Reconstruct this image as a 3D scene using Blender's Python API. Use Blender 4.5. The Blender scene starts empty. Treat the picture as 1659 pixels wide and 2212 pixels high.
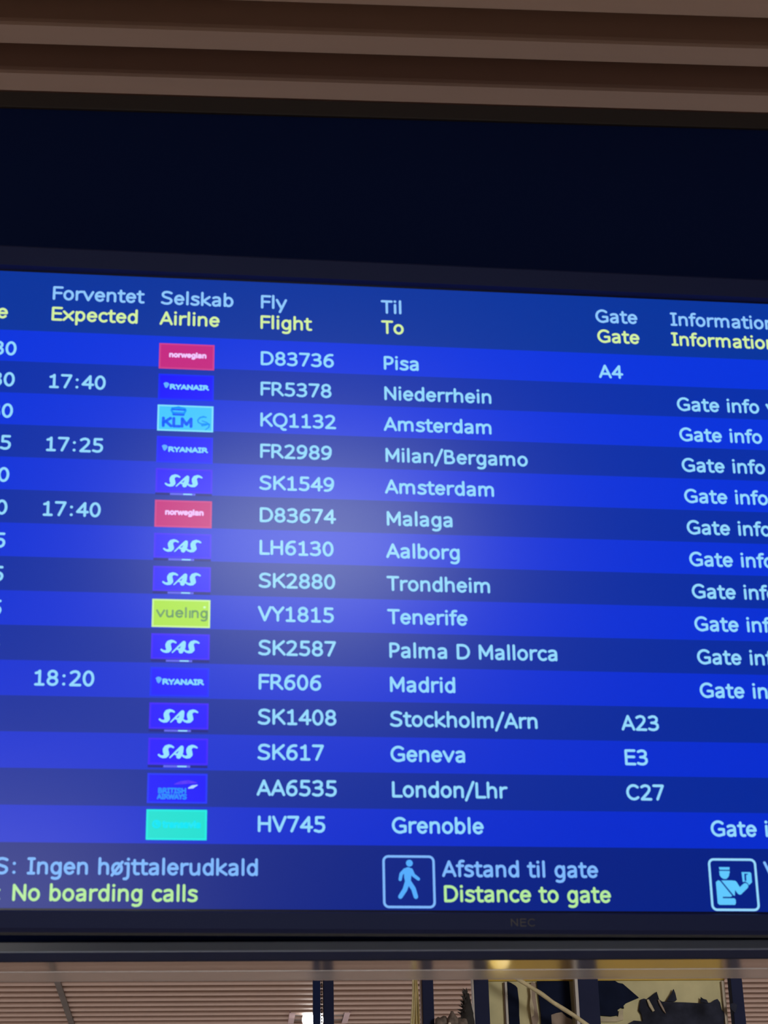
import bpy, bmesh, math, random
from mathutils import Matrix, Vector

random.seed(4)
SC = bpy.context.scene
COL = SC.collection
PI = math.pi

# ------------------------------------------------------------------ camera
cam_data = bpy.data.cameras.new('camera')
cam_data.sensor_fit = 'VERTICAL'
cam_data.sensor_height = 36.0
cam_data.lens = 4250.0 / 2212.0 * 36.0
cam_data.clip_start = 0.05
cam_data.dof.use_dof = True
cam_data.dof.focus_distance = 5.0
cam_data.dof.aperture_fstop = 24.0
cam = bpy.data.objects.new('camera', cam_data)
cam.matrix_world = Matrix(((0.9968826, -0.0132320, -0.0777814, 0.0),
                           (-0.0758831, -0.4307493, -0.8992757, 0.0),
                           (-0.0216051, 0.9023746, -0.4304106, 1.6),
                           (0, 0, 0, 1))) 
m3 = cam.matrix_world.to_3x3()
# columns were solved as right, up, back of the camera in hall axes
cam.matrix_world = Matrix.Translation((0, 0, 1.6)) @ m3.to_4x4()
COL.objects.link(cam)
SC.camera = cam

# ------------------------------------------------------------------ world, lamps, exposure
SC.view_settings.view_transform = 'Standard'
SC.view_settings.look = 'None'
SC.view_settings.exposure = 0.0
SC.view_settings.gamma = 1.0
SC.view_settings.use_curve_mapping = False
world = bpy.data.worlds.new('world')
SC.world = world
world.use_nodes = True
bg = world.node_tree.nodes['Background']
bg.inputs[0].default_value = (0.9, 0.8, 0.75, 1)
bg.inputs[1].default_value = 0.03


def lamp(name, loc, size, power, color, aim=(0, 0, -1), shape='DISK', spread=180):
    ld = bpy.data.lights.new(name, 'AREA')
    ld.shape = shape
    ld.size = size
    ld.energy = power
    ld.color = color
    ld.spread = math.radians(spread)
    o = bpy.data.objects.new(name, ld)
    o.location = loc
    o.rotation_euler = Vector(aim).to_track_quat('-Z', 'Y').to_euler()
    COL.objects.link(o)
    return o


# lamps outside the frame: first two mirrored in the display, the rest added
lamp('unseen_lamp', (0.42, -0.78, 3.27), 0.66, 18, (0.97, 1.0, 0.86))
lamp('unseen_lamp', (-0.45, -6.4, 3.05), 1.4, 30, (1.0, 0.97, 0.92), aim=(0, 0.5, -0.5))
lamp('unseen_lamp', (-4.2, 8.8, 3.2), 1.5, 280, (0.92, 0.95, 1.0))  # this and the next two added to brighten the far slats off the floor
lamp('unseen_lamp', (5.2, 8.8, 3.2), 1.5, 280, (0.92, 0.95, 1.0))
lamp('unseen_lamp', (1.0, 12.2, 3.2), 1.5, 150, (0.92, 0.95, 1.0))
lamp('unseen_lamp', (2.9, 1.6, 3.1), 1.3, 36, (1.0, 0.95, 0.88), aim=(-0.35, 0.9, -0.15), spread=100)  # added side lamp aimed at the olive board, no source known there
lamp('unseen_lamp', (-3.6, 0.6, 3.2), 0.8, 90, (1.0, 0.70, 0.42))  # added warm lamp to tint and lift the near slats


# ------------------------------------------------------------------ materials
def srgb(r, g, b):
    def f(c):
        c /= 255.0
        return c / 12.92 if c <= 0.04045 else ((c + 0.055) / 1.055) ** 2.4
    return (f(r), f(g), f(b), 1.0)


MATS = {}


def lit(r, g, b, rough=0.23, strength=1.0):
    """A pixel area of the display: gives off its own colour behind a semi-gloss front."""
    key = ('lit', round(r), round(g), round(b), rough)
    if key in MATS:
        return MATS[key]
    m = bpy.data.materials.new('screen_light')
    m.use_nodes = True
    p = m.node_tree.nodes['Principled BSDF']
    p.inputs['Base Color'].default_value = (0.004, 0.004, 0.005, 1)
    p.inputs['Roughness'].default_value = rough
    p.inputs['IOR'].default_value = 1.5
    p.inputs['Emission Color'].default_value = srgb(r, g, b)
    p.inputs['Emission Strength'].default_value = strength
    MATS[key] = m
    return m


def plain(name, col, rough=0.5, metal=0.0, var=0.0, scale=20.0, stretch=(1, 1, 1), bump=0.0, ior=1.45, spec=0.5):
    if name in MATS:
        return MATS[name]
    m = bpy.data.materials.new(name)
    m.use_nodes = True
    nt = m.node_tree
    p = nt.nodes['Principled BSDF']
    p.inputs['Base Color'].default_value = col
    p.inputs['Specular IOR Level'].default_value = spec
    p.inputs['Roughness'].default_value = rough
    p.inputs['Metallic'].default_value = metal
    p.inputs['IOR'].default_value = ior
    if var or bump:
        tc = nt.nodes.new('ShaderNodeTexCoord')
        mp = nt.nodes.new('ShaderNodeMapping')
        mp.inputs['Scale'].default_value = stretch
        nz = nt.nodes.new('ShaderNodeTexNoise')
        nz.inputs['Scale'].default_value = scale
        nz.inputs['Detail'].default_value = 4
        nt.links.new(tc.outputs['Object'], mp.inputs[0])
        nt.links.new(mp.outputs[0], nz.inputs['Vector'])
        if var:
            rp = nt.nodes.new('ShaderNodeValToRGB')
            rp.color_ramp.elements[0].position = 0.3
            rp.color_ramp.elements[1].position = 0.7
            rp.color_ramp.elements[0].color = tuple(c * (1 - var) for c in col[:3]) + (1,)
            rp.color_ramp.elements[1].color = tuple(min(1, c * (1 + var)) for c in col[:3]) + (1,)
            nt.links.new(nz.outputs[0], rp.inputs[0])
            nt.links.new(rp.outputs[0], p.inputs['Base Color'])
        if bump:
            bp = nt.nodes.new('ShaderNodeBump')
            bp.inputs['Strength'].default_value = bump
            bp.inputs['Distance'].default_value = 0.002
            nt.links.new(nz.outputs[0], bp.inputs['Height'])
            nt.links.new(bp.outputs[0], p.inputs['Normal'])
    MATS[name] = m
    return m


def glow(name, col, strength):
    m = bpy.data.materials.new(name)
    m.use_nodes = True
    p = m.node_tree.nodes['Principled BSDF']
    p.inputs['Emission Color'].default_value = col
    p.inputs['Emission Strength'].default_value = strength
    return m


def frosted(name, rough, tint, milk):
    m = bpy.data.materials.new(name)
    m.use_nodes = True
    nt = m.node_tree
    p = nt.nodes['Principled BSDF']
    p.inputs['Base Color'].default_value = tint
    p.inputs['Roughness'].default_value = rough
    p.inputs['IOR'].default_value = 1.12
    p.inputs['Transmission Weight'].default_value = 1.0
    d = nt.nodes.new('ShaderNodeBsdfTranslucent')
    d.inputs[0].default_value = (0.8, 0.74, 0.7, 1)
    mx = nt.nodes.new('ShaderNodeMixShader')
    mx.inputs[0].default_value = milk
    out = nt.nodes['Material Output']
    nt.links.new(p.outputs[0], mx.inputs[1])
    nt.links.new(d.outputs[0], mx.inputs[2])
    nt.links.new(mx.outputs[0], out.inputs[0])
    return m


# ------------------------------------------------------------------ mesh helpers
def box(bm, x0, y0, z0, x1, y1, z1, mi=0, bevel=0.0):
    vs = [bm.verts.new(c) for c in ((x0, y0, z0), (x1, y0, z0), (x1, y1, z0), (x0, y1, z0),
                                    (x0, y0, z1), (x1, y0, z1), (x1, y1, z1), (x0, y1, z1))]
    fs = [bm.faces.new([vs[i] for i in q]) for q in
          ((3, 2, 1, 0), (4, 5, 6, 7), (0, 1, 5, 4), (1, 2, 6, 5), (2, 3, 7, 6), (3, 0, 4, 7))]
    for f in fs:
        f.material_index = mi
    if bevel:
        es = list({e for f in fs for e in f.edges})
        bmesh.ops.bevel(bm, geom=es, offset=bevel, segments=2, affect='EDGES', profile=0.5)
    return vs


def tube(bm, pts, radii, seg=8, mi=0):
    """A round bar through pts with its own radius at each point."""
    rings = []
    n = len(pts)
    for i, p in enumerate(pts):
        p = Vector(p)
        a = Vector(pts[max(0, i - 1)])
        b = Vector(pts[min(n - 1, i + 1)])
        t = (b - a).normalized()
        u = t.orthogonal().normalized() if i == 0 else (rings_u - t * rings_u.dot(t)).normalized()
        rings_u = u
        w = t.cross(u)
        rings.append([bm.verts.new(p + (u * math.cos(k * 2 * PI / seg) + w * math.sin(k * 2 * PI / seg)) * radii[i])
                      for k in range(seg)])
    for i in range(n - 1):
        for k in range(seg):
            f = bm.faces.new((rings[i][k], rings[i][(k + 1) % seg], rings[i + 1][(k + 1) % seg], rings[i + 1][k]))
            f.material_index = mi
    for r in (rings[0][::-1], rings[-1]):
        f = bm.faces.new(r)
        f.material_index = mi


def prism(bm, pts, y0, y1, mi=0):
    """Outline (x, z) extruded from y0 to y1."""
    a = [bm.verts.new((x, y0, z)) for x, z in pts]
    b = [bm.verts.new((x, y1, z)) for x, z in pts]
    n = len(pts)
    fs = [bm.faces.new(a), bm.faces.new(b[::-1])]
    for i in range(n):
        fs.append(bm.faces.new((a[i], b[i], b[(i + 1) % n], a[(i + 1) % n])))
    for f in fs:
        f.material_index = mi


def obj(name, bm, mats, parent=None, smooth=False):
    bmesh.ops.recalc_face_normals(bm, faces=bm.faces)
    me = bpy.data.meshes.new(name)
    bm.to_mesh(me)
    bm.free()
    if not isinstance(mats, (list, tuple)):
        mats = [mats]
    for m in mats:
        me.materials.append(m)
    if smooth:
        me.polygons.foreach_set('use_smooth', [True] * len(me.polygons))
    o = bpy.data.objects.new(name, me)
    COL.objects.link(o)
    if parent:
        o.parent = parent
    return o


def boxo(name, c, mats, parent=None, bevel=0.0):
    bm = bmesh.new()
    box(bm, *c, bevel=bevel)
    return obj(name, bm, mats, parent)


def tag(o, label=None, cat=None, group=None, kind=None):
    if label:
        o['label'] = label
    if cat:
        o['category'] = cat
    if group:
        o['group'] = group
    if kind:
        o['kind'] = kind
    return o


def empty(name, loc, label, cat, group=None):
    o = bpy.data.objects.new(name, None)
    o.location = loc
    o.empty_display_size = 0.05
    COL.objects.link(o)
    return tag(o, label, cat, group)


# ------------------------------------------------------------------ the hall
M_floor = plain('floor_stone', (0.44, 0.42, 0.40, 1), 0.45, var=0.12, scale=3)
M_wall = plain('wall_paint', (0.42, 0.34, 0.30, 1), 0.8, var=0.05, scale=2)
M_slat = plain('slat_metal', (0.50, 0.335, 0.265, 1), 0.55, var=0.04, scale=6, stretch=(0.3, 4, 4))
M_slat_back = plain('slat_backing', (0.10, 0.055, 0.035, 1), 0.9)
M_black = plain('black_plastic', (0.003, 0.006, 0.020, 1), 0.6, bump=0.15, scale=900, spec=0.15)
M_bezel = plain('bezel_plastic', (0.022, 0.036, 0.16, 1), 0.5, bump=0.15, scale=900, spec=0.3)
M_housing = plain('housing_paint', (0.006, 0.020, 0.12, 1), 0.6, bump=0.25, scale=700, spec=0.08)
M_lip = plain('housing_trim', (0.055, 0.046, 0.046, 1), 0.5)
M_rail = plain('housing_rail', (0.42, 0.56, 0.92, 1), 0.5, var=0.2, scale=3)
M_post = plain('post_paint', (0.015, 0.020, 0.060, 1), 0.7, spec=0.15, var=0.08, scale=12)
M_post_blue = plain('post_blue', (0.008, 0.018, 0.075, 1), 0.7, spec=0.15, var=0.1, scale=12)
M_edge = plain('post_edge_metal', (0.46, 0.44, 0.42, 1), 0.4)

fl = tag(boxo('floor', (-8, -8, -0.1, 8, 16, 0), M_floor), kind='structure')
for nm, c in (('wall_back', (-8, 16, 0, 8, 16.1, 3.5)), ('wall_front', (-8, -8.1, 0, 8, -8, 3.5)),
              ('wall_left', (-8.1, -8, 0, -8, 16, 3.5)), ('wall_right', (8, -8, 0, 8.1, 16, 3.5))):
    tag(boxo(nm, c, M_wall), kind='structure')

SLAT_W, SLAT_H, PITCH, Y0 = 0.0445, 0.048, 0.1008, 2.0225
ceiling = tag(boxo('ceiling', (-8, -8, 3.3 + SLAT_H, 8, 16, 3.5), M_slat_back), kind='structure')
# one slat mesh shared by every slat in view: a hollow-looking box with softened lower edges
bm = bmesh.new()
prof = [(-SLAT_W, SLAT_H), (-SLAT_W, 0.007), (-SLAT_W + 0.002, 0.0025), (-SLAT_W + 0.006, 0.0),
        (-0.001, 0.0), (0.0, 0.001), (0.0, SLAT_H)]
ra = [bm.verts.new((-8, y, z)) for y, z in prof]
rb = [bm.verts.new((8, y, z)) for y, z in prof]
for i in range(len(prof)):
    j = (i + 1) % len(prof)
    bm.faces.new((ra[i], ra[j], rb[j], rb[i]))
bm.faces.new(ra)
bm.faces.new(rb[::-1])
slat0 = obj('slat', bm, M_slat, ceiling)
slat0.location = (0, Y0 - PITCH * 10, 3.3)
for k in range(-9, 92):
    s = slat0.copy()
    COL.objects.link(s)
    s.parent = ceiling
    s.location = (0, Y0 + PITCH * k, 3.3)
# the run of slats behind the camera and far beyond the view
bm = bmesh.new()
for k in list(range(-97, -10)) + list(range(92, 137)):
    y = Y0 + PITCH * k
    box(bm, -8, y - SLAT_W, 3.3, 8, y, 3.3 + SLAT_H)
tag(obj('slats', bm, M_slat, ceiling), kind='stuff')
# dark cross seam that runs away from the camera over the slats
boxo('cross_rail', (-0.668, -8, 3.292, -0.644, 16, 3.2998), plain('rail_brown', (0.10, 0.072, 0.058, 1), 0.6, var=0.15, scale=9), ceiling)

# ------------------------------------------------------------------ display
U = 0.685 / 18.99              # one row of the timetable, in metres
mon = bpy.data.objects.new('departure_display', None)
mon.matrix_world = Matrix(((0.998941, -0.046001, -0.000905, 0.288055),
                           (0.045839, 0.996742, -0.066367, 1.864671),
                           (0.003955, 0.066255, 0.997795, 2.413146),
                           (0, 0, 0, 1)))
COL.objects.link(mon)
tag(mon, 'black-framed flat display showing a blue airport departure timetable', 'display')
CX, CV = 6.824, 1.837


def P(u, v):
    """Timetable units (column, row counted downwards) to the display's own metres."""
    return ((u - CX) * U, -(v - CV) * U)


V0, V1 = -7.66, 11.33
U0, U1 = CX - 16.88, CX + 16.88
M_dark = lit(2, 4, 22)


def rect(bm, u0, v0, u1, v1, y=-0.0, mi=0, t=0.0004):
    x0, z0 = P(u0, v1)
    x1, z1 = P(u1, v0)
    box(bm, x0, y - t, z0, x1, y, z1, mi)


# casing and bezel
bm = bmesh.new()
xa, za = P(U0 - 0.62, V1 + 0.59)
xb, zb = P(U1 + 0.62, V0 - 0.77)
box(bm, xa + 0.003, 0.005, za + 0.003, xb - 0.003, 0.030, zb - 0.003, bevel=0.002)
obj('casing', bm, M_black, mon)
bm = bmesh.new()
# four bezel bars with a sloped inner lip
xi0, zi0 = P(U0, V1)
xi1, zi1 = P(U1, V0)
yf = -0.006
outer = [(xa, za), (xb, za), (xb, zb), (xa, zb)]
inner = [(xi0, zi0), (xi1, zi0), (xi1, zi1), (xi0, zi1)]
e = 0.003
rings = []
for pts, off, y in ((outer, 0, 0.014), (outer, 0, yf + 0.004), (outer, -0.0035, yf), (inner, 0.0022, yf), (inner, 0, 0.0006)):
    r = []
    for (x, z), (sx, sz) in zip(pts, ((-1, -1), (1, -1), (1, 1), (-1, 1))):
        r.append(bm.verts.new((x + sx * off, y, z + sz * off)))
    rings.append(r)
for a, b in zip(rings, rings[1:]):
    for i in range(4):
        fc = bm.faces.new((a[i], a[(i + 1) % 4], b[(i + 1) % 4], b[i]))
        fc.material_index = 1 if a is rings[0] else 0  # outer rim blackened to stand in for shade under the bezel
obj('bezel', bm, [M_bezel, M_black], mon)

# the lit panel with its bands
bm = bmesh.new()
rect(bm, U0 - 0.05, V0 - 0.05, U1 + 0.05, V1 + 0.05, 0.004, 0, 0.0035)
screen = obj('screen', bm, M_dark, mon)
T1 = 0.0002   # bands stand this little in front of the panel, lettering a little more


def band(name, u0, v0, u1, v1, mat):
    bm = bmesh.new()
    rect(bm, u0, v0, u1, v1, 0.0005, 0, 0.0003)
    return obj(name, bm, mat, screen)


def lerp(a, b, t):
    return tuple(x + (y - x) * t for x, y in zip(a, b))


ROWS = [-5.655 + i * 1.0125 for i in range(16)]
band('header_band', U0 + 0.05, V0 + 0.06, U1 - 0.05, ROWS[0], lit(0, 52, 158))
for i in range(15):
    t = i / 14
    c = lerp((0, 52, 222), (0, 43, 205), t) if i % 2 == 0 else lerp((0, 48, 172), (0, 39, 152), t)  # darker downwards: viewing-angle falloff put into the row colours
    band('row_band', U0 + 0.05, ROWS[i], U1 - 0.05, ROWS[i + 1], lit(*c))
band('footer_band', U0 + 0.05, ROWS[15], U1 - 0.05, V1 - 0.05, lit(0, 32, 132))


# ------------------------------------------------------------------ lettering: a stroke alphabet, widths and shapes of the photo's sans serif
def arc(cx, cy, rx, ry, a0, a1, n=None):
    n = n or max(3, int(abs(a1 - a0) / 20))
    return [(cx + rx * math.cos(math.radians(a0 + (a1 - a0) * i / n)),
             cy + ry * math.sin(math.radians(a0 + (a1 - a0) * i / n))) for i in range(n + 1)]


def ell(cx, cy, rx, ry):
    return arc(cx, cy, rx, ry, 0, 360, 18)


HOOP = [(.125, .37), (.19, .455), (.265, .495), (.34, .505), (.425, .485), (.48, .425), (.5, .33), (.5, .05)]
G = {
    'a': (.601, [[(.12, .46), (.20, .495), (.30, .505), (.395, .485), (.445, .43), (.455, .35), (.455, .05)],
                 [(.455, .295), (.33, .29), (.20, .268), (.125, .22), (.105, .16), (.125, .09), (.18, .05), (.26, .042), (.34, .062), (.41, .11), (.455, .16)]]),
    'b': (.623, [[(.125, .715), (.125, .05)], ell(.32, .275, .195, .23)]),
    'c': (.521, [arc(.315, .275, .215, .23, 50, 310)]),
    'd': (.623, [[(.5, .715), (.5, .05)], ell(.303, .275, .195, .23)]),
    'e': (.596, [[(.10, .285), (.51, .285)] + arc(.305, .275, .208, .23, 4, 318)]),
    'f': (.352, [[(.36, .71), (.28, .715), (.20, .69), (.168, .62), (.165, .05)], [(.05, .5), (.33, .5)]]),
    'g': (.623, [ell(.303, .275, .195, .23), [(.5, .5), (.5, .0), (.475, -.09), (.41, -.155), (.31, -.18), (.22, -.175), (.14, -.15)]]),
    'h': (.633, [[(.125, .715), (.125, .05)], HOOP]),
    'i': (.274, [[(.137, .5), (.137, .05)], [(.137, .69), (.137, .69)]]),
    'j': (.344, [[(.08, .5), (.215, .5), (.215, -.03), (.19, -.12), (.12, -.175), (.03, -.172)], [(.215, .69), (.215, .69)]]),
    'k': (.592, [[(.125, .715), (.125, .05)], [(.50, .5), (.19, .265), (.54, .05)]]),
    'l': (.274, [[(.137, .715), (.137, .05)]]),
    'm': (.973, [[(.125, .5), (.125, .05)], [(.125, .37), (.19, .455), (.29, .505), (.39, .485), (.44, .42), (.452, .33), (.452, .05)] and
                 [(.125, .38), (.19, .46), (.28, .505), (.37, .495), (.43, .44), (.452, .35), (.487 - .035, .05)],
                 [(.452, .38), (.53, .465), (.62, .505), (.72, .495), (.79, .44), (.815, .35), (.815, .05)]]),
    'n': (.633, [[(.125, .5), (.125, .05)], HOOP]),
    'o': (.607, [ell(.303, .275, .21, .23)]),
    'ø': (.607, [ell(.303, .275, .21, .23), [(.07, -.02), (.54, .565)]]),
    'p': (.623, [[(.125, .5), (.125, -.165)], ell(.32, .275, .195, .23)]),
    'r': (.427, [[(.125, .5), (.125, .05)], [(.125, .37), (.2, .45), (.28, .49), (.40, .495)]]),
    's': (.521, [[(.44, .455), (.36, .49), (.26, .505), (.16, .48), (.12, .41), (.15, .345), (.24, .305), (.35, .27), (.43, .22), (.445, .14), (.39, .07), (.28, .042), (.17, .05), (.08, .09)]]),
    't': (.394, [[(.165, .645), (.165, .17), (.185, .085), (.25, .045), (.36, .052)], [(.05, .5), (.35, .5)]]),
    'u': (.633, [[(.12, .5), (.12, .22), (.14, .125), (.195, .06), (.28, .042), (.37, .065), (.44, .12), (.5, .18)], [(.5, .5), (.5, .05)]]),
    'v': (.592, [[(.06, .5), (.296, .05), (.53, .5)]]),
    'w': (.818, [[(.07, .5), (.23, .05), (.409, .48), (.585, .05), (.75, .5)]]),
    'x': (.592, [[(.06, .5), (.53, .05)], [(.53, .5), (.06, .05)]]),
    'y': (.592, [[(.06, .5), (.30, .05)], [(.535, .5), (.22, -.165)]]),
    'A': (.684, [[(.06, .05), (.342, .68), (.625, .05)], [(.15, .235), (.535, .235)]]),
    'B': (.686, [[(.125, .385), (.34, .385), (.44, .42), (.48, .49), (.485, .58), (.44, .655), (.33, .682), (.125, .682), (.125, .045), (.36, .045), (.49, .075), (.56, .15), (.56, .25), (.50, .34), (.40, .385), (.34, .385)]]),
    'C': (.698, [arc(.395, .364, .31, .322, 48, 312)]),
    'D': (.771, [[(.125, .045), (.125, .682), (.33, .682)] + arc(.36, .364, .315, .318, 88, -88) + [(.33, .045), (.125, .045)]]),
    'E': (.632, [[(.56, .682), (.125, .682), (.125, .045), (.56, .045)], [(.125, .385), (.53, .385)]]),
    'F': (.575, [[(.54, .682), (.125, .682), (.125, .05)], [(.125, .375), (.50, .375)]]),
    'G': (.775, [arc(.41, .364, .325, .322, 48, 296, 14) + [(.67, .10), (.67, .33), (.44, .33)]]),
    'H': (.751, [[(.125, .68), (.125, .05)], [(.626, .68), (.626, .05)], [(.125, .38), (.626, .38)]]),
    'I': (.421, [[(.21, .682), (.21, .045)], [(.08, .682), (.34, .682)], [(.08, .045), (.34, .045)]]),
    'K': (.693, [[(.125, .68), (.125, .05)], [(.60, .68), (.125, .29)], [(.28, .42), (.64, .05)]]),
    'L': (.557, [[(.125, .68), (.125, .045), (.52, .045)]]),
    'M': (.843, [[(.125, .05), (.125, .68), (.42, .2), (.718, .68), (.718, .05)]]),
    'N': (.748, [[(.125, .05), (.125, .68), (.623, .05), (.623, .68)]]),
    'O': (.787, [ell(.394, .364, .32, .322)]),
    'P': (.603, [[(.125, .05), (.125, .682), (.34, .682), (.45, .65), (.515, .57), (.515, .45), (.45, .355), (.34, .315), (.125, .315)]]),
    'Q': (.787, [ell(.394, .364, .32, .322), [(.43, .04), (.47, -.06), (.55, -.13), (.67, -.13)]]),
    'R': (.695, [[(.125, .05), (.125, .682), (.34, .682), (.45, .655), (.51, .58), (.51, .48), (.45, .39), (.34, .345), (.125, .345)], [(.34, .345), (.64, .05)]]),
    'S': (.684, [[(.57, .625), (.46, .67), (.34, .687), (.20, .66), (.125, .58), (.125, .49), (.19, .415), (.33, .37), (.48, .325), (.565, .26), (.57, .165), (.50, .08), (.38, .04), (.22, .048), (.09, .10)]]),
    'T': (.616, [[(.05, .682), (.57, .682)], [(.308, .682), (.308, .05)]]),
    'V': (.684, [[(.06, .68), (.342, .05), (.625, .68)]]),
    'W': (.989, [[(.06, .68), (.27, .05), (.495, .66), (.72, .05), (.93, .68)]]),
    'Y': (.615, [[(.05, .68), (.308, .37), (.57, .68)], [(.308, .37), (.308, .05)]]),
    '0': (.636, [ell(.318, .364, .215, .322)]),
    '1': (.636, [[(.15, .58), (.25, .60), (.33, .68), (.335, .045)], [(.15, .045), (.52, .045)]]),
    '2': (.636, [[(.11, .615), (.20, .665), (.31, .687), (.43, .655), (.495, .575), (.485, .46), (.40, .34), (.10, .045), (.555, .045)]]),
    '3': (.636, [[(.12, .635), (.28, .687), (.41, .67), (.49, .60), (.49, .49), (.42, .41), (.31, .378), (.22, .378)],
                 [(.31, .378), (.44, .355), (.52, .28), (.525, .17), (.46, .085), (.34, .042), (.20, .05), (.09, .09)]]),
    '4': (.636, [[(.44, .05), (.44, .68), (.07, .235), (.58, .235)]]),
    '5': (.636, [[(.51, .682), (.17, .682), (.165, .41), (.29, .42), (.42, .40), (.51, .33), (.53, .23), (.49, .12), (.40, .055), (.27, .042), (.10, .09)]]),
    '6': (.636, [[(.52, .675), (.40, .68), (.28, .64), (.18, .54), (.125, .40), (.115, .27)], ell(.325, .235, .21, .195)]),
    '7': (.636, [[(.09, .682), (.545, .682), (.25, .05)]]),
    '8': (.636, [ell(.318, .53, .185, .157), ell(.318, .21, .215, .168)]),
    ':': (.454, [[(.227, .08), (.227, .08)], [(.227, .47), (.227, .47)]]),
    '/': (.454, [[(.04, -.10), (.41, .74)]]),
    ' ': (.352, []),
}
G['9'] = (.636, [[(.636 - x, .728 - y) for x, y in s] for s in G['6'][1]])
EM = 0.566
VS = 1.07       # letters stand slightly taller than the nominal size


def ribbon(bm, pts, ws, y, mi, to=None):
    """Flat stroke through pts (in display units) with half-widths ws, rounded at ends and joints."""
    to = to or P
    n = len(pts)
    for i in range(n - 1):
        (x0, z0), (x1, z1) = pts[i], pts[i + 1]
        dx, dz = x1 - x0, z1 - z0
        L = math.hypot(dx, dz)
        if L < 1e-6:
            continue
        nx, nz = -dz / L, dx / L
        q = [(x0 + nx * ws[i], z0 + nz * ws[i]), (x0 - nx * ws[i], z0 - nz * ws[i]),
             (x1 - nx * ws[i + 1], z1 - nz * ws[i + 1]), (x1 + nx * ws[i + 1], z1 + nz * ws[i + 1])]
        vs = []
        for a in q:
            X, Z = to(*a)
            vs.append(bm.verts.new((X, y, Z)))
        f = bm.faces.new(vs)
        f.material_index = mi
    for i in range(n):
        vs = []
        for k in range(10):
            X, Z = to(pts[i][0] + ws[i] * math.cos(k * PI / 5), pts[i][1] + ws[i] * math.sin(k * PI / 5))
            vs.append(bm.verts.new((X, y, Z)))
        f = bm.faces.new(vs)
        f.material_index = mi


def flat_obj(name, bm, mats, parent):
    """Flat print: all faces turned towards the viewer's side."""
    for f in bm.faces:
        f.normal_update()
        if f.normal.y > 0:
            f.normal_flip()
    me = bpy.data.meshes.new(name)
    bm.to_mesh(me)
    bm.free()
    for m in (mats if isinstance(mats, (list, tuple)) else [mats]):
        me.materials.append(m)
    o = bpy.data.objects.new(name, me)
    COL.objects.link(o)
    o.parent = parent
    return o


def width(s, em=EM, sx=1.0, gap=0.0):
    return sum(G[c][0] + gap for c in s) * em * sx


def letters(bm, s, u, v, em=EM, sx=1.0, hw=0.066, mi=0, y=-0.0001, gap=0.0, slant=0.0):
    """String s with its pen start at u and baseline at v."""
    for c in s:
        adv, strokes = G[c]
        for st in strokes:
            w = hw * (1.15 if len(st) == 2 and st[0] == st[1] else 1.0)
            pts = [(u + (x + slant * z) * em * sx, v - z * em * VS) for x, z in st]
            ribbon(bm, pts, [w * em] * len(pts), y, mi)
        u += (adv + gap) * em * sx
    return u


def text(name, s, u, v, mat, **kw):
    bm = bmesh.new()
    letters(bm, s, u, v, **kw)
    return flat_obj(name, bm, mat, screen)


C_ROW = lit(146, 216, 255)
C_HEAD = lit(142, 200, 255)
C_YEL = lit(210, 240, 160)
C_FOOT = lit(126, 184, 255)
C_GRN = lit(180, 234, 156)

for s, u in (('Tid', -9.19), ('Forventet', -6.545), ('Selskab', -3.335), ('Fly', -0.365), ('Til', 3.31), ('Gate', 9.93), ('Information', 12.29)):
    text('header_text', s, u, -6.71, C_HEAD)
for s, u in (('Time', -9.17), ('Expected', -6.55), ('Airline', -3.34), ('Flight', -0.375), ('To', 3.31), ('Gate', 9.95), ('Information', 12.27)):
    text('header_text', s, u, -6.025, C_YEL)

TT = [('17:30', '', 'nor', 'D83736', 'Pisa', 'A4', 0), ('17:30', '17:40', 'rya', 'FR5378', 'Niederrhein', '', 1),
      ('17:30', '', 'klm', 'KQ1132', 'Amsterdam', '', 1), ('17:35', '17:25', 'rya', 'FR2989', 'Milan/Bergamo', '', 1),
      ('17:40', '', 'sas', 'SK1549', 'Amsterdam', '', 1), ('17:40', '17:40', 'nor', 'D83674', 'Malaga', '', 1),
      ('17:45', '', 'sas', 'LH6130', 'Aalborg', '', 1), ('17:45', '', 'sas', 'SK2880', 'Trondheim', '', 1),
      ('17:45', '', 'vue', 'VY1815', 'Tenerife', '', 1), ('17:55', '', 'sas', 'SK2587', 'Palma D Mallorca', '', 1),
      ('17:55', '18:20', 'rya', 'FR606', 'Madrid', '', 1), ('18:00', '', 'sas', 'SK1408', 'Stockholm/Arn', 'A23', 0),
      ('18:00', '', 'sas', 'SK617', 'Geneva', 'E3', 0), ('18:05', '', 'bri', 'AA6535', 'London/Lhr', 'C27', 0),
      ('18:05', '', 'tra', 'HV745', 'Grenoble', '', 1)]


def tile(bm, v, mi_bg, mi_edge, h0=-0.415, h1=0.415, edge=0.05):
    rect(bm, -3.331, v + h0, -1.702, v + h1, 0.0002, mi_edge, 0.0002)
    rect(bm, -3.331 + edge, v + h0 + edge, -1.702 - edge, v + h1 - edge, 0.0, mi_bg, 0.0001)


def sub(bm, pts, ws, v, mi, y=-0.0006):
    """Stroke given in tile fractions: x 0..1 across, y 0..1 down the tile."""
    q = [(-3.331 + x * 1.629, v - 0.415 + z * 0.83) for x, z in pts]
    ribbon(bm, q, ws, y, mi)


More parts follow.
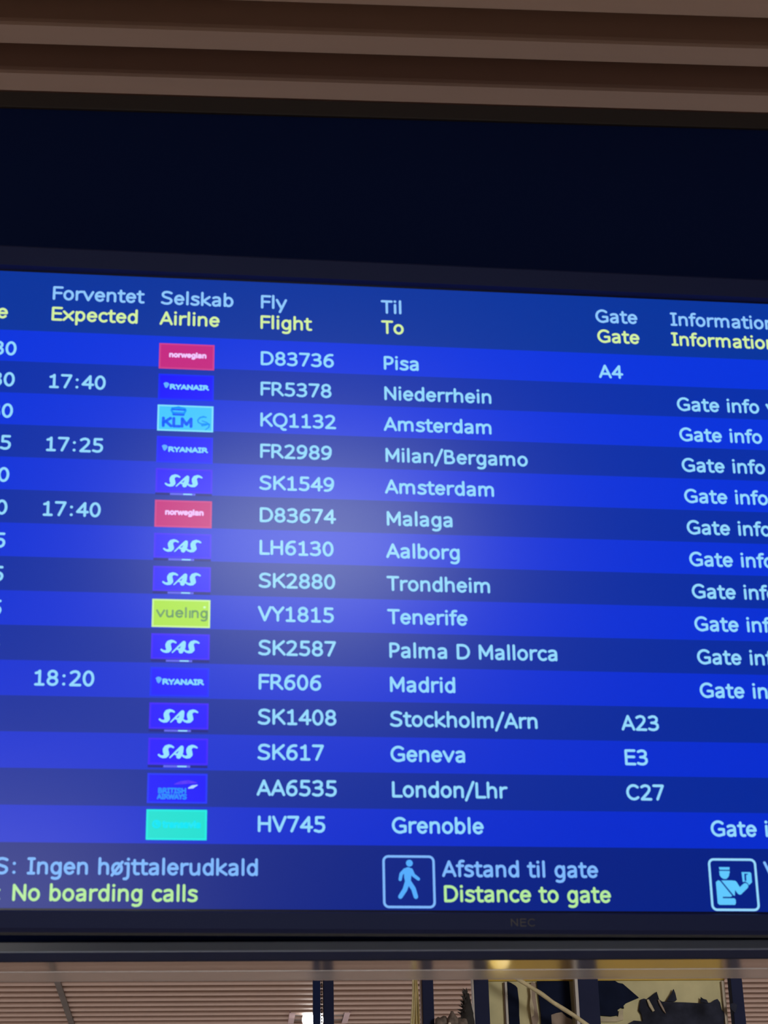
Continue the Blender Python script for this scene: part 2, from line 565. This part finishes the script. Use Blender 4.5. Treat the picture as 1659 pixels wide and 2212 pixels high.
def logo(kind, v):
    bm = bmesh.new()
    if kind == 'nor':
        tile(bm, v, 0, 1)
        u0 = -3.331 + 0.18 * 1.629
        letters(bm, 'norwegian', u0, v + 0.035, em=0.20, sx=1.06, hw=0.125, mi=2, y=-0.0006)
        mats = [lit(196, 34, 128), lit(206, 60, 140), lit(240, 196, 255)]
    elif kind == 'rya':
        tile(bm, v, 0, 1)
        letters(bm, 'RYANAIR', -3.331 + 0.205 * 1.629, v + 0.075, em=0.185, sx=1.36, hw=0.14, mi=2, y=-0.0006)
        # harp: a curved frame with strings
        sub(bm, [(.105, .40), (.13, .36), (.165, .37), (.185, .41), (.165, .49), (.145, .54)], [.02] * 6, v, 3)
        sub(bm, [(.115, .40), (.13, .50), (.145, .54)], [.022, .025, .02], v, 3)
        sub(bm, [(.14, .39), (.148, .50)], [.022, .02], v, 3)
        sub(bm, [(.165, .40), (.155, .48)], [.022, .02], v, 3)
        mats = [lit(10, 0, 255), lit(0, 34, 255), lit(130, 212, 255), lit(96, 176, 255)]
    elif kind == 'klm':
        tile(bm, v, 0, 1)
        letters(bm, 'KLM', -3.331 + 0.075 * 1.629, v + 0.285, em=0.37, sx=1.18, hw=0.12, mi=2, y=-0.0006)
        # crown: arched cap, beads and a band
        sub(bm, [(.245, .20), (.26, .13), (.32, .105), (.37, .08), (.43, .105), (.49, .13), (.505, .20)], [.026] * 7, v, 3)
        sub(bm, [(.26, .17), (.49, .18)], [.034, .034], v, 2)
        sub(bm, [(.30, .14), (.375, .10), (.45, .14)], [.03, .045, .03], v, 3)
        sub(bm, [(.25, .22), (.285, .33)], [.03, .03], v, 3)
        sub(bm, [(.50, .22), (.465, .33)], [.03, .03], v, 3)
        sub(bm, [(.27, .30), (.48, .31)], [.03, .03], v, 3)
        sub(bm, [(.285, .37), (.465, .375)], [.035, .035], v, 2)
        # swirl at the right
        sub(bm, [(.87, .44), (.82, .42), (.76, .46), (.72, .56), (.73, .64), (.78, .70), (.92, .70)], [.02, .028, .024, .02, .018, .022, .02], v, 3)
        sub(bm, [(.80, .58), (.88, .64), (.93, .72), (.92, .82), (.86, .92)], [.015, .02, .024, .02, .012], v, 3)
        sub(bm, [(.80, .76), (.86, .72), (.93, .70)], [.03, .035, .02], v, 3)
        mats = [lit(62, 198, 255), lit(126, 226, 255), lit(0, 92, 250), lit(8, 146, 250)]
    elif kind == 'sas':
        tile(bm, v, 0, 1, -0.40, 0.345)
        u0, u1 = -3.33, -1.71
        rect(bm, u0, v + 0.365, u0 + 0.42, v + 0.425, 0.0002, 3, 0.0002)
        rect(bm, u0 + 0.42, v + 0.365, u0 + 1.15, v + 0.42, 0.0002, 4, 0.0002)
        rect(bm, u0 + 0.80, v + 0.375, u0 + 1.05, v + 0.41, 0.0, 2, 0.0002)
        rect(bm, u0 + 1.15, v + 0.365, u1, v + 0.425, 0.0002, 3, 0.0002)
        S = [(612, 1876, 11), (585, 1862, 15), (555, 1860, 20), (525, 1878, 28), (514, 1905, 33), (520, 1935, 36), (530, 1962, 32), (515, 1985, 26), (488, 1996, 18), (455, 1990, 13), (432, 1972, 12)]
        for dx in (0, 292):
            pts = [((x + dx - 300) / 745, (z - 1752) / 368) for x, z, w in S]
            sub(bm, pts, [w * 0.00222 for x, z, w in S], v, 2)
        for S2 in ([(572, 2004, 8), (640, 1935, 11), (705, 1874, 15)], [(716, 1876, 24), (706, 1935, 30), (680, 1988, 30)],
                   [(640, 1962, 12), (690, 1962, 12)]):
            pts = [((x - 300) / 745, (z - 1752) / 368) for x, z, w in S2]
            sub(bm, pts, [w * 0.00222 for x, z, w in S2], v, 2)
        mats = [lit(30, 0, 255), lit(58, 20, 250), lit(150, 226, 255), lit(10, 20, 130), lit(96, 100, 236)]
    elif kind == 'vue':
        tile(bm, v, 0, 1)
        letters(bm, 'vuel', -3.331 + 0.07 * 1.629, v + 0.13, em=0.38, sx=1.12, hw=0.072, mi=2, y=-0.0006)
        u = -3.331 + 0.07 * 1.629 + width('vuel', 0.38, 1.12)
        sub(bm, [((u + 0.055 + 3.331) / 1.629, 0.42), ((u + 0.055 + 3.331) / 1.629, 0.64)], [.027, .027], v, 2)
        letters(bm, 'ng', u + 0.075, v + 0.13, em=0.38, sx=1.05, hw=0.072, mi=2, y=-0.0006)
        sub(bm, [(.90, .27), (.90, .27)], [.035, .035], v, 3)
        mats = [lit(174, 228, 78), lit(200, 242, 150), lit(112, 158, 108), lit(210, 255, 200)]
    elif kind == 'bri':
        tile(bm, v, 0, 1)
        letters(bm, 'BRITISH', -3.331 + 0.18 * 1.629, v + 0.135, em=0.17, sx=1.05, hw=0.125, mi=2, y=-0.0006)
        letters(bm, 'AIRWAYS', -3.331 + 0.17 * 1.629, v + 0.30, em=0.17, sx=0.98, hw=0.125, mi=2, y=-0.0006)
        sub(bm, [(.45, .37), (.55, .32), (.68, .29), (.82, .31)], [.01, .045, .05, .012], v, 3)
        sub(bm, [(.69, .49), (.75, .45), (.83, .39)], [.02, .045, .012], v, 4)
        mats = [lit(12, 0, 250), lit(18, 46, 250), lit(36, 140, 250), lit(84, 48, 246), lit(176, 214, 255)]
    else:
        tile(bm, v, 0, 1)
        sub(bm, [(.17, .49), (.17, .49)], [.125, .125], v, 2)
        sub(bm, [(.14, .44), (.15, .52), (.19, .56)], [.012] * 3, v, 0, -0.0009)
        letters(bm, 'transavia', -3.331 + 0.27 * 1.629, v + 0.08, em=0.225, sx=0.98, hw=0.135, mi=2, y=-0.0006)
        mats = [lit(0, 222, 208), lit(0, 236, 226), lit(0, 228, 244)]
    # front faces only need to face the viewer; boxes keep their sides
    bmesh.ops.recalc_face_normals(bm, faces=[f for f in bm.faces if len(f.verts) == 4 and abs(f.normal.y) < 0.5])
    return flat_logo(bm, mats)


def flat_logo(bm, mats):
    me = bpy.data.meshes.new('airline_logo')
    bm.to_mesh(me)
    bm.free()
    for m in mats:
        me.materials.append(m)
    o = bpy.data.objects.new('airline_logo', me)
    COL.objects.link(o)
    o.parent = screen
    return o


LOGO_LABEL = {'nor': 'pink logo tile with white lettering', 'rya': 'deep blue logo tile with harp and pale lettering',
              'klm': 'sky blue logo tile with crown and darker blue lettering', 'sas': 'violet blue logo tile with slanted white lettering',
              'vue': 'lime green logo tile with grey-green lettering', 'bri': 'deep blue logo tile with small white ribbon mark',
              'tra': 'turquoise logo tile with pale circle and lettering'}
for i, (tm, ex, lg, fn, ds, gt, info) in enumerate(TT):
    v = -5.0 + i * 1.0015
    b = v + 0.172
    text('time_text', tm, -7.46 - width(tm), b, C_ROW)
    if ex:
        text('expected_time_text', ex, -6.535, b, C_ROW)
    l = logo(lg, v)
    l['label'] = LOGO_LABEL[lg]
    text('flight_number', fn, -0.36, b, C_ROW)
    text('destination_text', ds, 3.325, b, C_ROW)
    if gt:
        text('gate_text', gt, 9.94, b, C_ROW)
    if info:
        text('gate_info_text', 'Gate info' + (' v' if i == 1 else ''), 12.285, b, C_ROW)

text('notice_text', 'OBS: Ingen højttalerudkald', -6.44 - width('OBS: '), 10.385, C_FOOT)
text('notice_text', ': No boarding calls', -6.81 - width(': '), 11.09, C_GRN)
text('legend_text', 'Afstand til gate', 4.69, 10.375, C_FOOT)
text('legend_text', 'Distance to gate', 4.69, 11.055, C_GRN)
text('legend_text', 'V', 13.72, 10.33, C_FOOT)


def frame_round(bm, u0, v0, u1, v1, r, hw, mi=0):
    pts = []
    for cx, cy, a in ((u1 - r, v0 + r, -90), (u1 - r, v1 - r, 0), (u0 + r, v1 - r, 90), (u0 + r, v0 + r, 180)):
        pts += arc(cx, cy, r, r, a, a + 90, 5)
    pts.append(pts[0])
    ribbon(bm, pts, [hw] * len(pts), -0.0001, mi)


# walking figure in a rounded frame
bm = bmesh.new()
frame_round(bm, 3.09, 9.83, 4.46, 11.20, 0.13, 0.032)


def wk(pts, ws):
    q = [(3.05 + (x - 75) / 355 * 1.43, 9.79 + (z - 75) / 365 * 1.45) for x, z in pts]
    ribbon(bm, q, [w * 0.004 for w in ws], -0.0002, 1)


wk([(260, 131), (260, 131)], [24, 24])
wk([(250, 185), (246, 225), (248, 262)], [27, 24, 19])
wk([(230, 178), (203, 205), (195, 243)], [13, 12, 11])
wk([(270, 178), (285, 212), (319, 239)], [13, 12, 11])
wk([(243, 262), (226, 312), (194, 360)], [17, 16, 15])
wk([(255, 262), (284, 306), (299, 360)], [17, 16, 15])
flat_obj('walking_pictogram', bm, [C_FOOT, lit(84, 172, 255)], screen)['label'] = 'walking figure in a rounded square'

# officer holding up a document, in a rounded frame
bm = bmesh.new()
frame_round(bm, 12.17, 9.84, 13.48, 11.23, 0.13, 0.032)


def of(x, z):
    xl = 425 + (z - 305) * 0.068
    return (12.12 + (x - xl) / 1010 * 1.41, 9.80 + (z - 305) / 1090 * 1.47)


def ofp(pts, mi=1, y=-0.0002):
    vs = []
    for x, z in pts:
        X, Z = P(*of(x, z))
        vs.append(bm.verts.new((X, y, Z)))
    f = bm.faces.new(vs)
    f.material_index = mi


def ofs(pts, ws, mi=1, y=-0.0002):
    ribbon(bm, [of(*p) for p in pts], [w * 0.00139 for w in ws], y, mi)


ofp([(665, 492), (885, 492), (882, 548), (680, 548)])
ofp([(672, 570), (882, 570), (890, 600), (876, 620), (872, 665), (850, 705), (815, 735), (760, 735), (712, 705), (682, 660)])
ofp([(602, 800), (650, 762), (690, 780), (930, 1080), (905, 1100), (740, 1100), (740, 1130), (975, 1130), (1000, 1160), (1005, 1225),
     (985, 1265), (670, 1265), (635, 1235)])
ofp([(712, 765), (940, 765), (1000, 800), (1085, 900), (1060, 1040), (990, 960), (985, 1080), (960, 1070)])
ofs([(975, 830), (1085, 1000)], [62, 55])
ofs([(1085, 990), (1205, 875)], [58, 58])
ofp([(1128, 592), (1300, 592), (1325, 615), (1338, 800), (1280, 858), (1235, 815), (1205, 800), (1150, 800)])
ofs([(1200, 640), (1205, 760)], [18, 18], 2, -0.0004)
ofs([(1200, 640), (1245, 636)], [12, 10], 2, -0.0004)
ofs([(1140, 805), (1200, 795), (1250, 830), (1270, 865)], [6, 7, 7, 6], 2, -0.0004)
flat_obj('passport_pictogram', bm, [lit(150, 218, 255), lit(96, 200, 255), lit(0, 24, 140)], screen)['label'] = 'officer holding up a document in a rounded square'

# maker's lettering printed on the lower bezel
bm = bmesh.new()
for s, u in (('N', 6.47), ('E', 6.725), ('C', 6.945)):
    letters(bm, s, u, 11.735, em=0.27, sx=1.22, hw=0.05, y=yf - 0.0002)
flat_obj('brand_lettering', bm, plain('grey_print', (0.16, 0.16, 0.18, 1), 0.5), mon)

# ------------------------------------------------------------------ housing behind and around the display
hz = empty('display_housing', (0.3, 1.975, 2.04), 'dark blue-black metal housing above and below the departure display', 'housing')


def hp(name, c, mat, bevel=0.0):
    o = boxo(name, c, mat, hz, bevel)
    o.location = (-0.3, -1.975, -2.04)
    return o


HX0, HX1 = -0.80, 1.36
hp('back_panel', (HX0, 1.955, 2.0495, HX1, 1.997, 3.06), M_housing)
hp('fascia', (HX0, 1.930, 2.80, HX1, 1.955, 3.0486), M_housing)
hp('top_trim', (HX0, 1.926, 3.0486, HX1, 1.997, 3.0712), M_lip, 0.001)
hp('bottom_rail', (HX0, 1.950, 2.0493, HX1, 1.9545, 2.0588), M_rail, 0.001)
hp('side_panel', (HX0 - 0.01, 1.926, 2.0493, HX0, 1.999, 3.0712), M_housing)
hp('side_panel', (HX1, 1.926, 2.0493, HX1 + 0.01, 1.999, 3.0712), M_housing)
hp('frosted_strip', (HX0, 1.9930, 2.0395, HX1, 1.9965, 2.0495), frosted('frosted_clear', 0.09, (0.90, 0.86, 0.82, 1), 0.05))['label'] = 'clear upper half of the acrylic strip'
hp('frosted_strip', (HX0, 1.9930, 2.0300, HX1, 1.9965, 2.0394), frosted('frosted_milky', 0.16, (0.92, 0.9, 0.87, 1), 0.17))['label'] = 'milky lower half of the acrylic strip'
for x in (-0.62, 1.2):
    bm = bmesh.new()
    tube(bm, [(x, 1.97, 3.07), (x, 1.97, 3.348)], [0.008, 0.008], 12)
    o = obj('hanger_rod', bm, M_black, hz, True)
    o.location = (-0.3, -1.975, -2.04)
# mounting brackets tie the display to the housing
for x, yb in ((-0.05, 1.884), (0.62, 1.914)):
    boxo('wall_bracket', (x - 0.03 - 0.3, yb - 1.975, 2.30 - 2.04, x + 0.03 - 0.3, 1.957 - 1.975, 2.60 - 2.04), M_black, hz)

# ------------------------------------------------------------------ ceiling spotlight seen below the display
sp = empty('ceiling_spotlight', (0.41, 8.62, 3.3), 'recessed square ceiling spotlight with a glaring round lamp behind the dark posts', 'lamp')
M_pink = plain('spot_side', (0.60, 0.42, 0.42, 1), 0.4)
M_spot = plain('spot_inside', (0.22, 0.17, 0.15, 1), 0.5)
bm = bmesh.new()
oo = [(-.125, -.13), (.125, -.13), (.125, .13), (-.125, .13)]
ii = [(-.105, -.115), (.105, -.115), (.105, .115), (-.105, .115)]
rg = [[bm.verts.new((x, y, z)) for x, y in q] for q, z in ((oo, .02), (oo, -.006), (ii, -.006), (ii, .02))]
for a, b in zip(rg, rg[1:] + rg[:1]):
    for i in range(4):
        bm.faces.new((a[i], a[(i + 1) % 4], b[(i + 1) % 4], b[i]))
obj('frame', bm, M_slat, sp)
for sx in (-1, 1):
    bm = bmesh.new()
    box(bm, min(sx * .105, sx * .13), -.115, -.0065, max(sx * .105, sx * .13), .115, .03)
    obj('side_plate', bm, M_pink, sp)
boxo('recess_plate', (-.105, -.115, .005, .105, .115, .012), M_spot, sp)
lens_dir = Vector((-0.05, -0.85, -0.5)).normalized()
bm = bmesh.new()
u = lens_dir.orthogonal().normalized()
c0 = Vector((-0.026, 0.0, -0.012))
tube(bm, [c0 - lens_dir * 0.035, c0], [0.040, 0.048], 24)
obj('lamp_head', bm, M_spot, sp, False)
bm = bmesh.new()
tube(bm, [c0 + lens_dir * 0.0005, c0 + lens_dir * 0.004, c0 + lens_dir * 0.007], [0.045, 0.043, 0.03], 24)
obj('lens', bm, glow('lamp_lens', (1.0, 0.97, 0.93, 1), 30.0), sp)

# ------------------------------------------------------------------ posts beyond the display, floor to ceiling
post_spec = [(0.268, 0.290, 6.00, M_post_blue, 'slim blue-black post, left one of the close pair before the spotlight'),
             (0.299, 0.330, 6.00, M_post, 'dark grey post, right one of the close pair before the spotlight'),
             (0.599, 0.633, 6.00, M_post, 'dark post standing between the straw bundle and the spiky plant'),
             (0.756, 0.802, 6.00, M_post, 'dark post with pale left edge left of the olive board'),
             (1.071, 1.134, 5.97, M_post, 'widest dark post with pale left edge, crossing the olive board'),
             (1.552, 1.588, 6.00, M_post, 'dark post at the right end of the olive board')]
for i, (x0, x1, y, m, lab) in enumerate(post_spec):
    o = empty('post', ((x0 + x1) / 2, y, 0), lab, 'post', 'dark posts beyond the display')
    hwid = (x1 - x0) / 2
    boxo('shaft', (-hwid, -0.02, 0, hwid, 0.02, 3.2995), m, o, 0.0015)
    boxo('foot_plate', (-hwid - 0.003, -0.05, 0, hwid + 0.003, 0.05, 0.008), m, o)
    if i in (3, 4):
        boxo('edge_strip', (-hwid - (0.004 if i == 3 else 0.009), -0.021, 0.008, -hwid, 0.01, 3.2995), M_edge, o)
    if i == 2:
        boxo('edge_strip', (-hwid - 0.004, -0.012, 0.008, -hwid, 0.02, 3.2995), plain('edge_brown', (0.30, 0.22, 0.20, 1), 0.6), o)

# ball chain hanging between the close pair of posts
bm = bmesh.new()
z = 2.55
tube(bm, [(0.2945, 6.005, 2.55), (0.2945, 6.005, 3.2998)], [0.0006, 0.0006], 6)
while z < 3.2:
    bmesh.ops.create_icosphere(bm, subdivisions=1, radius=0.0035, matrix=Matrix.Translation((0.2945, 6.005, z)))
    z += 0.0095
tag(obj('ball_chain', bm, plain('chain_metal', (0.55, 0.50, 0.48, 1), 0.4), smooth=True), 'pale ball chain hanging in the gap between the close pair of posts', 'chain')

# ------------------------------------------------------------------ olive board with torn black sheets
bd = empty('poster_board', (1.18, 6.03, 2.3), 'olive-beige board with torn black sheets and a yellow top band between posts', 'board')


def bp(name, c, mat, bevel=0.0):
    o = boxo(name, c, mat, bd, bevel)
    o.location = (-1.18, -6.03, -2.3)
    return o


M_olive = plain('olive_paper', (0.56, 0.52, 0.30, 1), 0.8, var=0.10, scale=14, bump=0.3)
M_yellow = plain('yellow_band', (0.50, 0.33, 0.035, 1), 0.6, var=0.12, scale=6)
M_sheet = plain('black_sheet', (0.006, 0.010, 0.030, 1), 0.8, spec=0.1, var=0.3, scale=16, bump=0.5)
M_sheet2 = plain('smoky_sheet', (0.020, 0.023, 0.040, 1), 0.8, spec=0.15, var=0.5, scale=22, bump=0.5)
M_pale = plain('pale_edge', (0.50, 0.44, 0.30, 1), 0.8, var=0.15, scale=30)
M_bare = plain('bare_board', (0.30, 0.235, 0.19, 1), 0.8, var=0.15, scale=25)
bp('board', (0.803, 6.03, 2.30, 1.545, 6.045, 2.892), M_olive)
bp('top_band', (0.803, 6.025, 2.8925, 1.545, 6.045, 3.20), M_yellow)
bp('batten', (0.8535, 6.022, 2.30, 0.8565, 6.0305, 2.888), plain('batten_brown', (0.16, 0.10, 0.08, 1), 0.7))
bp('batten', (0.8570, 6.018, 2.30, 0.8640, 6.0305, 2.888), M_edge)
bp('batten', (0.935, 6.022, 2.30, 0.947, 6.0305, 2.878), M_bare)
bp('batten', (1.533, 6.018, 2.30, 1.541, 6.0305, 2.888), plain('pale_batten', (0.5, 0.44, 0.36, 1), 0.7))


def pp(name, pts, mat, y0=6.020, y1=6.029):
    """A sheet with the torn outline pts given in image-like marks converted to board metres."""
    bm = bmesh.new()
    prism(bm, [(1.134 + (x - 1285) * 0.001425, 2.890 - (z - 2117) * 0.001385) for x, z in pts], y0, y1)
    o = obj(name, bm, mat, bd)
    o.location = (-1.18, -6.03, -2.3)
    return o


# slim dark strips left of the widest post
pp('dark_sheet', [(1097, 2117), (1103, 2119), (1114, 2126), (1118, 2131), (1120, 2160), (1119, 2190), (1122, 2330), (1098, 2330)], M_sheet)
pp('grunge_strip', [(1146, 2124), (1150, 2118), (1158, 2122), (1156, 2150), (1160, 2200), (1150, 2235), (1143, 2190), (1147, 2160)], M_bare, 6.017)
pp('dark_sheet', [(1161, 2117), (1231, 2117), (1233, 2200), (1222, 2195), (1212, 2184), (1200, 2186), (1188, 2190), (1188, 2330), (1164, 2330), (1166, 2190)], M_sheet)
pp('torn_patch', [(1188, 2186), (1210, 2182), (1232, 2199), (1233, 2330), (1188, 2330)], M_bare, 6.024)
pp('pale_scrap', [(1144, 2128), (1148, 2134), (1147, 2155), (1151, 2175), (1150, 2192), (1144, 2196), (1142, 2170), (1145, 2150)], M_pale, 6.014, 6.0165)
# big torn sheets right of it
pp('torn_sheet', [(1288, 2117), (1332, 2117), (1338, 2121), (1348, 2123), (1381, 2154), (1366, 2160), (1352, 2166), (1346, 2172), (1347, 2177),
                  (1341, 2175), (1337, 2178), (1333, 2180), (1333, 2192), (1318, 2194), (1294, 2192), (1280, 2192), (1280, 2117)], M_sheet)
pp('torn_sheet', [(1385, 2158), (1392, 2156), (1398, 2158), (1421, 2141), (1425, 2158), (1431, 2163), (1450, 2164), (1480, 2165), (1515, 2167), (1538, 2166),
                  (1546, 2160), (1553, 2158), (1558, 2166), (1560, 2182), (1566, 2190), (1562, 2206), (1560, 2330), (1350, 2330), (1355, 2210), (1366, 2204),
                  (1386, 2206), (1384, 2190), (1379, 2182), (1382, 2168)], M_sheet2)
pp('torn_sheet', [(1440, 2163), (1446, 2154), (1452, 2146), (1456, 2138), (1458, 2136), (1461, 2146), (1463, 2160), (1458, 2164)], M_sheet2, 6.016, 6.0195)
pp('torn_sheet', [(1514, 2166), (1516, 2154), (1521, 2158), (1528, 2160), (1532, 2168)], M_sheet2, 6.016, 6.0195)
pp('torn_sheet', [(1572, 2176), (1580, 2174), (1586, 2178), (1584, 2186), (1580, 2196), (1574, 2190), (1570, 2182)], M_sheet2, 5.972, 5.975)
pp('curled_flap', [(1397, 2160), (1401, 2159), (1408, 2174), (1412, 2184), (1408, 2186), (1401, 2174)], M_pale, 6.012, 6.0195)
pp('curled_flap', [(1421, 2160), (1424, 2160), (1432, 2178), (1436, 2190), (1431, 2184), (1425, 2172)], M_bare, 6.012, 6.0195)
pp('pale_scrap', [(1290, 2196), (1318, 2196), (1333, 2195), (1336, 2182), (1345, 2180), (1344, 2202), (1330, 2206), (1290, 2206)], M_pale, 6.022)

# slanting pole in front of the board
bm = bmesh.new()
dirp = []
for k in range(9):
    t = k / 8
    dirp.append((0.853 + t * 0.26, 5.90, 2.892 - t * 0.178))
tube(bm, [Vector(p) + Vector((0, 0, 0.0015 * math.sin(i * 2.1))) for i, p in enumerate(
    [(0.70, 5.93, 3.00)] + dirp + [(1.30, 5.87, 2.586), (3.2, 5.6, 1.2), (4.9, 5.4, 0.0)])], [0.0055] + [0.0062 + 0.0008 * (i % 2) for i in range(9)] + [0.007, 0.008, 0.009], 10)
tag(obj('slanting_pole', bm, plain('cane', (0.56, 0.49, 0.30, 1), 0.6, var=0.18, scale=40), smooth=True), 'pale cane pole slanting down across the olive board', 'pole')

# ------------------------------------------------------------------ straw bundle hanging left of the third post
sb = empty('straw_bundle', (0.575, 6.0, 2.45), 'yellow straw bundle hanging in front of the slatted ceiling', 'dried plant')
M_straw = plain('straw', (0.50, 0.40, 0.17, 1), 0.8, var=0.3, scale=60, stretch=(1, 1, 0.2))
M_straw2 = plain('straw_pale', (0.60, 0.53, 0.30, 1), 0.8, var=0.2, scale=60)
for k in range(9):
    bm = bmesh.new()
    pts, rad = [], []
    off = (k - 4) / 4
    for j in range(15):
        z = 0.02 + j * 0.059
        wv = 0.0125 * (1 - max(0, (z - 0.30)) / 0.16 * 0.6) if z < 0.46 else 0.005
        x = off * wv + 0.0012 * math.sin(j * 1.3 + k * 1.7) + (0.004 if z > 0.40 else 0.004 * max(0, (z - 0.3) * 10))
        pts.append((x, ((k * 7) % 5 - 2) * 0.0018, z))
        rad.append(0.0026)
    tube(bm, pts, rad, 6)
    obj('stalk', bm, M_straw2 if k % 3 == 0 else M_straw, sb, True)

# ------------------------------------------------------------------ small shelf with stones and a spiky dry plant
boxm = boxo('shelf', (0.6335, 5.92, 2.700, 0.7515, 6.02, 2.712), plain('shelf_wood', (0.12, 0.09, 0.075, 1), 0.7))
tag(boxm, 'small dark shelf fixed between the posts beside the straw bundle', 'shelf')
M_stone = plain('stone', (0.16, 0.13, 0.115, 1), 0.9, var=0.55, scale=55, bump=0.8)
stones = [(0.652, 5.955, .022, .030, 'grey round stone, leftmost on the small shelf'), (0.684, 5.945, .018, .034, 'mottled grey stone in the middle of the small shelf'),
          (0.712, 5.955, .020, .028, 'grey brown stone at the right on the small shelf')]
for x, y, r, h, lab in stones:
    bm = bmesh.new()
    bmesh.ops.create_icosphere(bm, subdivisions=3, radius=1.0)
    for vtx in bm.verts:
        n = 1 + 0.13 * math.sin(vtx.co.x * 5 + x * 90) * math.cos(vtx.co.z * 4 + y) + 0.07 * math.sin(vtx.co.y * 9 + x * 50)
        vtx.co = Vector((vtx.co.x * r * n, vtx.co.y * r * n, vtx.co.z * h * n))
    zmin = min(vtx.co.z for vtx in bm.verts)
    for vtx in bm.verts:
        vtx.co.z -= zmin
    o = obj('stone', bm, M_stone, smooth=True)
    o.location = (x, y, 2.712)
    tag(o, lab, 'stone', 'stones on the small shelf')
bm = bmesh.new()
bmesh.ops.create_icosphere(bm, subdivisions=2, radius=0.0045)
o = obj('shell', bm, plain('shell', (0.75, 0.68, 0.6, 1), 0.5), smooth=True)
o.location = (0.672, 5.925, 2.745)
o = tag(o, 'tiny whitish shell resting on the stones', 'shell')

sk = empty('spiky_plant', (0.735, 5.985, 2.712), 'dark spiky dried plant leaning against the post above the stones', 'dried plant')
M_spike = plain('dark_leaf', (0.030, 0.028, 0.028, 1), 0.8, var=0.4, scale=40)
bm = bmesh.new()
tube(bm, [(0, 0, 0), (-0.002, 0, 0.05), (0.002, 0, 0.135)], [0.022, 0.024, 0.005], 9)
obj('stem', bm, M_spike, sk, True)
for k in range(54):
    bm = bmesh.new()
    a = PI + random.uniform(-1.6, 1.6)
    z0 = 0.01 + 0.125 * (k / 53)
    L = random.uniform(0.030, 0.046) * (1.0 - 0.45 * k / 53)
    up = random.uniform(0.2, 1.0)
    d = Vector((math.cos(a), math.sin(a) * 0.6 * (1 if math.sin(a) < 0 else 0.3), up)).normalized()
    s = d.cross(Vector((0, 1, 0.2))).normalized() * random.uniform(0.003, 0.006)
    p0 = Vector((0, 0, z0))
    q = [p0 - s * 0.4, p0 + d * L * 0.45 - s, p0 + d * L, p0 + d * L * 0.45 + s, p0 + s * 0.4]
    th = Vector((0, -0.0012, 0))
    va = [bm.verts.new(c) for c in q]
    vb = [bm.verts.new(c + th) for c in q]
    bm.faces.new(va)
    bm.faces.new(vb[::-1])
    for i in range(5):
        bm.faces.new((va[i], vb[i], vb[(i + 1) % 5], va[(i + 1) % 5]))
    obj('leaf', bm, M_spike, sk)

# yellow ornament made to glow for the frosted strip's bright spot
yl = empty('yellow_ornament', (0.815, 5.80, 3.3), 'small yellow ornament, given a glow, showing blurred through the frosted strip', 'lamp')
bm = bmesh.new()
bmesh.ops.create_uvsphere(bm, u_segments=24, v_segments=14, radius=0.029, matrix=Matrix.Translation((0, 0, -0.395)))
obj('globe', bm, glow('yellow_globe', (0.70, 0.48, 0.03, 1), 1.0), yl, True)
bm = bmesh.new()
tube(bm, [(0, 0, -0.37), (0, 0, 0)], [0.0015, 0.0015], 6)
obj('cord', bm, M_black, yl)
